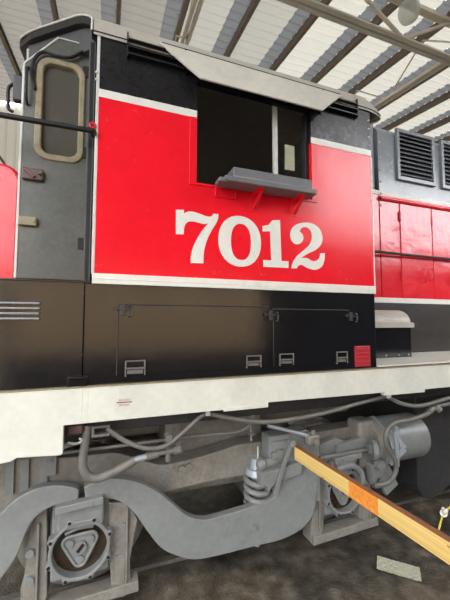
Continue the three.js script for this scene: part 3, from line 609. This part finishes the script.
for (const a of AX) {
  bp('tie_bar', [bar([a - 0.34, 0.165, -0.36], [a + 0.4, 0.19, -0.36], 0.12, 0.075, 0.008)], M.truckDirty);
  // axle box: a block with a bolted ring, an oily recess and a three-lobed cap
  const j = group('axle_box', bogie); j.position.set(a, AY, 0); j.userData.label = 'grey axle box with an oily round cover';
  const lobes = []; const n = 8;
  for (let k = 0; k < 96; k++) { const t = 2 * Math.PI * k / 96, w = Math.max(0, Math.cos((t - 0.35) * n)) ** 3; lobes.push(new THREE.Vector2((0.198 + 0.028 * w) * Math.cos(t), (0.198 + 0.028 * w) * Math.sin(t))); }
  bp('block', [box(-0.19, 0.19, -0.22, 0.31, -0.6, -0.344, 0.02), box(-0.15, 0.15, 0.14, 0.3, -0.34, -0.275, 0.02)], M.truck, j);
  bp('cover_ring', prism(lobes, -0.345, -0.272, 0.008, [circlePts(0, 0, 0.174)]), M.truck, j);
  for (let k = 0; k < n; k++) { const t = 0.35 + 2 * Math.PI * k / n; bp('bolt_hole', cyl([0.203 * Math.cos(t), 0.203 * Math.sin(t), -0.285], [0.203 * Math.cos(t), 0.203 * Math.sin(t), -0.27], 0.012, 0.012, 10), M.rubber, j); }
  bp('recess', [cyl([0, 0, -0.35], [0, 0, -0.338], 0.18, 0.18, 36)], M.oily, j);
  const tri = []; for (const [q, r0] of [[35, 0.038], [150, 0.038], [270, 0.038]]) { const c = [0.085 * Math.cos(q * Math.PI / 180), 0.085 * Math.sin(q * Math.PI / 180)]; for (let k = -3; k <= 3; k++) { const t = (q + k * 20) * Math.PI / 180; tri.push(new THREE.Vector2(c[0] + r0 * Math.cos(t), c[1] + r0 * Math.sin(t))); } }
  bp('three_lobe_cap', prism(tri, -0.337, -0.315, 0.006), M.truck, j);
  const rim = tri.map((p) => [p.x, p.y, -0.313]);
  bp('rim', tube(rim, 0.011, 90, 8, true), M.truck, j);
  for (const q of [35, 150, 270]) bp('cap_bolt', [cyl([0.078 * Math.cos(q * Math.PI / 180), 0.078 * Math.sin(q * Math.PI / 180), -0.318], [0.078 * Math.cos(q * Math.PI / 180), 0.078 * Math.sin(q * Math.PI / 180), -0.298], 0.027, 0.025, 18)], M.truck, j);
  const slot = prism(rect(-0.011, 0.011, -0.03, 0.03), -0.3, -0.293, 0.002); slot.rotateZ(-0.7);
  bp('hub', [cyl([0, 0, -0.318], [0, 0, -0.299], 0.045, 0.042, 24)], M.truck, j); bp('slot', slot, M.rubber, j);
  bp('brow', [tube([[-0.1, 0.1, -0.325], [-0.02, 0.125, -0.32], [0.08, 0.12, -0.325]], 0.014, 20, 8)], M.truck, j);
  bp('saddle_bar', [bar([-0.155, 0.315, -0.245], [0.145, 0.335, -0.245], 0.07, 0.052, 0.008), bar([-0.08, 0.318, -0.208], [0.08, 0.33, -0.208], 0.012, 0.028, 0.004)], M.truck, j);
  const w = bp('wheel', (() => { const pr = [[0.09, 0.0], [0.13, 0.0], [0.14, -0.03], [0.4, -0.04], [0.42, 0.0], [0.495, 0.0], [0.5, -0.06], [0.505, -0.11], [0.53, -0.125], [0.53, -0.14], [0.42, -0.14], [0.4, -0.1], [0.14, -0.1], [0.09, -0.14]].map(([r, y]) => new THREE.Vector2(r, y)); const g = new THREE.LatheGeometry(pr, 48); g.rotateX(Math.PI / 2); return g.translate(a, AY, -0.68); })(), M.truckDirty);
  bp('axle', [cyl([a, AY, -0.4], [a, AY, -2.55], 0.085)], M.truckDirty);
  bp('wheel', w.geometry.clone().rotateY(Math.PI).translate(2 * a, 0, -3), M.truckDirty);
  bp('traction_motor', [box(a - (a < 1 ? -0.12 : 0.7), a + (a < 1 ? 0.7 : -0.12), 0.2, 1.0, -2.1, -0.9, 0.12)], M.truckDirty);
}
// coil spring with its seats, tie rod and hanger block
{
  const cx = 1.256, cz = -0.38, pts = [], T = 4.3;
  for (let k = 0; k <= 90; k++) { const t = k / 90; pts.push([cx + 0.096 * Math.cos(T * 2 * Math.PI * t), 0.52 + 0.29 * t, cz + 0.096 * Math.sin(T * 2 * Math.PI * t)]); }
  const s = bp('coil_spring', tube(pts, 0.023, 240, 10), M.truck); s.userData.label = 'grey coil spring';
  bp('spring_seat', [cyl([cx, 0.8, cz], [cx, 0.85, cz], 0.1, 0.09, 24), cyl([cx, 0.85, cz], [cx, 0.93, cz], 0.06, 0.05, 20)], M.chrome, s);
  bp('spring_seat', [cyl([cx, 0.47, cz], [cx, 0.51, cz], 0.11, 0.11, 24), cyl([cx, 0.48, cz], [cx, 0.85, cz], 0.05, 0.05, 16)], M.truckDirty, s);
  bp('tie_rod', [cyl([cx, 0.9, cz + 0.02], [cx, 1.03, cz + 0.02], 0.007)], M.edge, s);
  const hb = bp('hanger_block', [prism(poly([[1.318, 1.135], [1.7, 1.15], [1.835, 1.06], [1.83, 0.5], [1.6, 0.6], [1.42, 0.62], [1.318, 0.84]]), -0.42, -0.275, 0.012), box(1.33, 1.52, 1.095, 1.14, -0.4, -0.255, 0.01)], M.truck);
  bp('bolt', bolt(1.345, 0.985, -0.277, 0.03, 0.045), M.truck, hb); bp('boss', cyl([1.4, 0.99, -0.28], [1.4, 0.99, -0.235], 0.034, 0.034, 18), M.truck, hb); bp('boss', cyl([1.455, 0.99, -0.28], [1.455, 0.99, -0.25], 0.03, 0.03, 18), M.truck, hb);
  bp('bolt', [cyl([1.36, 0.72, -0.28], [1.36, 0.72, -0.24], 0.032, 0.03, 18)], M.truck, hb);
  const sd = bp('spring_saddle', [prism(outline([[1.215, 0.775, 1], [1.215, 0.85], [1.235, 0.87, 1], [1.605, 0.913, 1], [1.605, 0.808, 1], [1.34, 0.765], [1.3, 0.73], [1.285, 0.7, 1], [1.26, 0.76]]), -0.33, -0.21, 0.01)], M.truck);
  bp('saddle_boss', [cyl([1.255, 0.9, -0.3], [1.5, 0.94, -0.3], 0.045, 0.035, 16), new THREE.SphereGeometry(0.05, 16, 12).translate(1.255, 0.91, -0.29)], M.truck, sd);
  bp('brake_lever', [bar([1.485, 1.085, -0.19], [1.41, 0.92, -0.19], 0.022, 0.032), bar([1.41, 0.92, -0.19], [1.325, 0.69, -0.19], 0.022, 0.034), cyl([1.488, 1.09, -0.21], [1.488, 1.09, -0.165], 0.03, 0.03, 16)], M.truck);
  const r = bp('brake_rod', [tube([[1.273, 1.25, -0.2], [1.481, 1.186, -0.2], [1.658, 1.124, -0.2]], 0.015, 20, 10)], M.chrome); r.userData.label = 'bright steel brake rod';
  bp('clevis', [box(1.64, 1.76, 1.05, 1.135, -0.235, -0.165, 0.02), cyl([1.7, 1.09, -0.26], [1.7, 1.09, -0.13], 0.026), cyl([1.71, 1.13, -0.2], [1.71, 1.17, -0.2], 0.018)], M.truckDirty, r);
}
// brake cylinder with flange, push rod, disc and pipe
{
  const cy = 0.94, cz = -0.34;
  const c = bp('brake_cylinder', [cyl([2.52, cy, cz], [3.02, cy, cz], 0.215, 0.215, 40), cyl([3.02, cy, cz], [3.06, cy, cz], 0.215, 0.17, 40)], M.truck); c.userData.label = 'round grey brake cylinder';
  const fl = prism([...circlePts(0, 0, 0.235, 8)], 0, 0.035, 0.006); fl.rotateY(Math.PI / 2); fl.translate(2.5, cy, cz); bp('flange', [fl, ...[0, 1, 2, 3, 4, 5].map((k) => cyl([2.49, cy + 0.205 * Math.cos(k * 1.047), cz + 0.205 * Math.sin(k * 1.047)], [2.55, cy + 0.205 * Math.cos(k * 1.047), cz + 0.205 * Math.sin(k * 1.047)], 0.018, 0.018, 6))], M.truck, c);
  bp('strap', [box(2.56, 2.6, cy - 0.18, cy + 0.19, cz + 0.18, cz + 0.225, 0.01), bar([2.54, cy + 0.17, cz + 0.16], [2.66, cy - 0.02, cz + 0.225], 0.02, 0.05), bar([2.66, cy - 0.02, cz + 0.225], [2.54, cy - 0.17, cz + 0.16], 0.02, 0.05)], M.chrome, c);
  bp('head', [cyl([2.42, cy, cz], [2.5, cy, cz], 0.17, 0.2, 30), box(2.3, 2.5, 0.7, 1.15, cz - 0.15, cz + 0.05, 0.04)], M.truckDirty, c);
  bp('rod_disc', [cyl([2.36, 0.915, -0.22], [2.4, 0.915, -0.2], 0.095, 0.095, 28), cyl([2.33, 0.912, -0.225], [2.36, 0.914, -0.22], 0.045, 0.045, 20), cyl([2.4, 0.9, -0.2], [2.5, 0.9, -0.28], 0.06)], M.truck, c);
  bp('push_rod', [cyl([1.8, 0.905, -0.235], [2.35, 0.913, -0.225], 0.02, 0.02, 14)], M.pipe, c);
  bp('pipe', [tube([[3.3, 1.29], [3.051, 1.267], [2.952, 1.217], [2.712, 1.181], [2.534, 1.171], [2.434, 1.107], [2.429, 0.979], [2.521, 0.847], [2.529, 0.745], [2.44, 0.658], [2.262, 0.651]].map(([x, y]) => [x, y, -0.1]), 0.022, 90, 12)], M.pipe, c);
  bp('pipe_nut', [cyl([2.98, 1.235, -0.1], [3.03, 1.26, -0.1], 0.03, 0.03, 6), cyl([3.06, 1.28, -0.1], [3.1, 1.24, -0.08], 0.03)], M.truckDirty, c);
  bp('lug', [prism(poly([[2.36, 0.78], [2.5, 0.8], [2.5, 0.62], [2.42, 0.55], [2.36, 0.6]]), -0.3, -0.2, 0.01, [circlePts(2.43, 0.63, 0.02, 14)]), cyl([2.42, 0.78, -0.2], [2.42, 0.78, -0.15], 0.05, 0.045, 18)], M.truck, c);
  bp('crosshead', [box(1.98, 2.18, 0.8, 0.87, -0.3, -0.22, 0.015), prism(poly([[1.85, 0.98], [2.05, 1.02], [2.32, 0.9], [2.32, 0.82], [2.0, 0.84], [1.85, 0.8]]), -0.42, -0.32, 0.01)], M.truck, c);
  bp('equalizer_link', [tube([[1.98, 0.78, -0.24], [2.15, 0.79, -0.24], [2.25, 0.72, -0.24], [2.28, 0.62, -0.24]], 0.028, 30, 10)], M.truck, c);
}

bp('bolster', [box(0.5, 1.45, 0.6, 1.33, -2.4, -0.66, 0.03)], M.truckDirty);
bp('transom', [box(-0.65, 2.75, 1.04, 1.34, -2.3, -0.95, 0.03)], M.truckDirty);
// rail under the near wheels, sunk into the floor
for (const [z, l] of [[-0.745, 'worn steel rail just behind the bogie axle boxes'], [-2.255, 'worn steel rail under the far wheels of the locomotive']]) tag(mesh('steel_rail', [box(-10, 15.5, -0.02, 0.03, z - 0.035, z + 0.035, 0.01)], M.grime), l, 'rail', 'rails under the locomotive');

// red rounded hood standing on the rear deck beside the open door
tag(mesh('rear_cabinet', [(() => { const g = prism(roundRect(-1.7, -0.79, 2.372, 3.585, 0.16, 8), -2.3, -1.2, 0.03); return g; })()], M.red), 'red round-topped cabinet on the rear deck beyond the open cab door', 'cabinet');

// ---------------------------------------------------------------- loose things in front of the locomotive
{
  // wooden plank used as a barrier rail, one end on the bogie, the other on a stand
  const cv = document.createElement('canvas'); cv.width = 1024; cv.height = 128;
  const c = cv.getContext('2d'); c.fillStyle = '#f6d682'; c.fillRect(0, 0, 1024, 128);
  for (let k = 0; k < 260; k++) { const y = rnd() * 128, a = 0.05 + 0.12 * rnd(); c.strokeStyle = rnd() < 0.6 ? `rgba(150,96,40,${a})` : `rgba(245,214,150,${a})`; c.lineWidth = 0.6 + 1.6 * rnd(); c.beginPath(); c.moveTo(0, y); for (let x = 0; x <= 1024; x += 64) c.lineTo(x, y + 3.5 * Math.sin(x * 0.006 + k * 0.9) + 1.5 * (rnd() - 0.5)); c.stroke(); }
  for (let k = 0; k < 7; k++) { c.fillStyle = 'rgba(110,62,28,0.55)'; c.beginPath(); c.ellipse(60 + rnd() * 900, 20 + rnd() * 90, 7, 4, 0, 0, 7); c.fill(); }
  const t = new THREE.CanvasTexture(cv); t.colorSpace = THREE.SRGBColorSpace; t.wrapS = t.wrapT = THREE.RepeatWrapping; t.repeat.set(0.5, 7);
  M.wood = new THREE.MeshStandardMaterial({ map: t, roughness: 0.6, bumpMap: grainTile, bumpScale: 0.001 });
  const top = mat(0x8f5c3e, 0.7, { vary: 0.12, per: 0.3 });
  const g = tag(group('wooden_plank'), 'yellow wooden plank with an orange mark, its end resting against the bogie', 'plank');
  const A = [1.54, 1.0, -0.2], B = [1.635, 1.0, 2.35];
  const b = mesh('board', [bar(A, B, 0.04, 0.106, 0.003)], M.wood, g);
  mesh('top_edge', [bar([A[0], 1.0545, A[2]], [B[0], 1.0545, B[2]], 0.04, 0.004, 0.001)], top, g);
  const P = (s, o) => [A[0] + (B[0] - A[0]) * s - o, 1.0, A[2] + (B[2] - A[2]) * s];
  const om = mesh('orange_mark', [bar(P(0.248, 0.0015), P(0.342, 0.0015), 0.04, 0.104, 0.001)], mat(0xf0963c, 0.6, { vary: 0.12, per: 0.12 }), g); om.userData.label = 'orange painted mark';
  const s = tag(group('barrier_stand'), 'steel post stand carrying the outer end of the wooden plank', 'stand');
  mesh('post', [box(1.6, 1.66, 0.01, 0.94, 2.25, 2.31, 0.005)], M.pipe, s); mesh('foot', [box(1.4, 1.86, 0, 0.03, 2.1, 2.46, 0.008)], M.pipe, s); mesh('cradle', [box(1.585, 1.685, 0.925, 0.946, 2.22, 2.34, 0.004)], M.pipe, s);
  // knotted barrier cord beside the plank
  const k = tag(group('barrier_rope'), 'thin yellow rope with a white knot tied to the wooden plank', 'rope');
  const kx = 1.668, ky = 1.125, kz = 1.0;
  mesh('strand', [tube([[1.612, 1.02, 1.0], [1.625, 1.05, 1.0], [1.645, 1.09, 1.0], [kx, ky, kz], [kx + 0.05, ky + 0.025, kz + 0.01], [kx + 0.3, ky + 0.09, kz + 0.1], [kx + 0.9, ky + 0.1, kz + 0.3], [kx + 1.25, ky - 0.2, kz + 0.34], [kx + 1.3, 0.3, kz + 0.34], [kx + 1.3, 0.006, kz + 0.34]], 0.005, 90, 8)], mat(0xb5a53a, 0.7), k);
  mesh('knot', [new THREE.TorusKnotGeometry(0.013, 0.006, 50, 8, 2, 3).translate(kx, ky, kz), tube([[kx, ky, kz + 0.012], [kx - 0.02, ky + 0.012, kz + 0.016], [kx - 0.036, ky + 0.022, kz + 0.016]], 0.008, 16, 8)], mat(0xe6e4da, 0.7), k);
}
{
  // sheet of grubby cardboard on the floor
  const t = tile(256, 4, 77, (f, c, s) => { const k = 176 + 45 * f + 30 * (s - 0.5), w = 16 + 120 * Math.max(0, c); return [k + 4, k + 2, k - w]; });
  t.repeat.set(2.2, 2.2);
  const g = new THREE.PlaneGeometry(0.33, 0.17, 24, 12), p = g.attributes.position;
  for (let i = 0; i < p.count; i++) p.setZ(i, 0.008 + 0.016 * Math.abs(fbm(p.getX(i) * 14, p.getY(i) * 14, 2)));
  const b = g.clone(), q = b.attributes.position; for (let i = 0; i < q.count; i++) q.setZ(i, q.getZ(i) - 0.004);
  const both = mergeGeometries([plain(g), plain(b)]); both.computeVertexNormals();
  both.rotateX(-Math.PI / 2); both.rotateY(-0.8); both.translate(2.39, 0.0, 0.02);
  tag(mesh('paper_sheet', both, new THREE.MeshStandardMaterial({ map: t, roughness: 0.8 })), 'crumpled grey and yellow sheet lying on the dark floor', 'paper');
}
{
  // industrial pendant lamp under the roof girder
  const g = tag(group('pendant_lamp'), 'high-bay pendant lamp with a ribbed glass bowl under the shed roof', 'lamp'), x = 4.72, z = -1.55, y = 7.4;
  const bowl = [[0.1, 0.16], [0.15, 0.1], [0.17, 0], [0.165, -0.08], [0.13, -0.16], [0.06, -0.2], [0.0, -0.205]].map(([r, h]) => new THREE.Vector2(r, h));
  mesh('glass_bowl', new THREE.LatheGeometry(bowl, 32).translate(x, y, z), M.lampGlass, g);
  mesh('housing', [cyl([x, y + 0.15, z], [x, y + 0.36, z], 0.11, 0.08, 24)], M.pipe, g);
  mesh('stem', [cyl([x, y + 0.36, z], [x, roofY(z) - 0.0, z], 0.02)], M.pipe, g);
}

// what the glossy paint mirrors: an added dark building across the yard, under the sky seen through the shed openings
{
  const b = tag(group('added_yard_building'), 'added dark building across the yard, mirrored in the paint', 'building');
  mesh('wall', [box(8, 60, -0.06, 7.4, 14, 22, 0)], mat(0x3f3f45, 0.8, { vary: 0.1, per: 3 }), b);
  mesh('roof', [box(7.7, 60.3, 7.4, 7.6, 13.7, 22.3, 0.02)], mat(0x3a3837, 0.8), b);
}

{
  const w = tag(group('added_yard_wall'), 'added brown wall across the yard, mirrored through the window strip', 'wall');
  mesh('wall', [box(-7, 7.6, -0.06, 4.4, 12, 12.4, 0)], mat(0xbd9f78, 0.85, { vary: 0.12, per: 3 }), w);  // added unseen so the black casing mirrors brown
  mesh('coping', [box(-7.1, 7.7, 4.4, 4.52, 11.9, 12.5, 0.02)], mat(0x77726a, 0.8), w);
}

renderer.render(scene, camera);
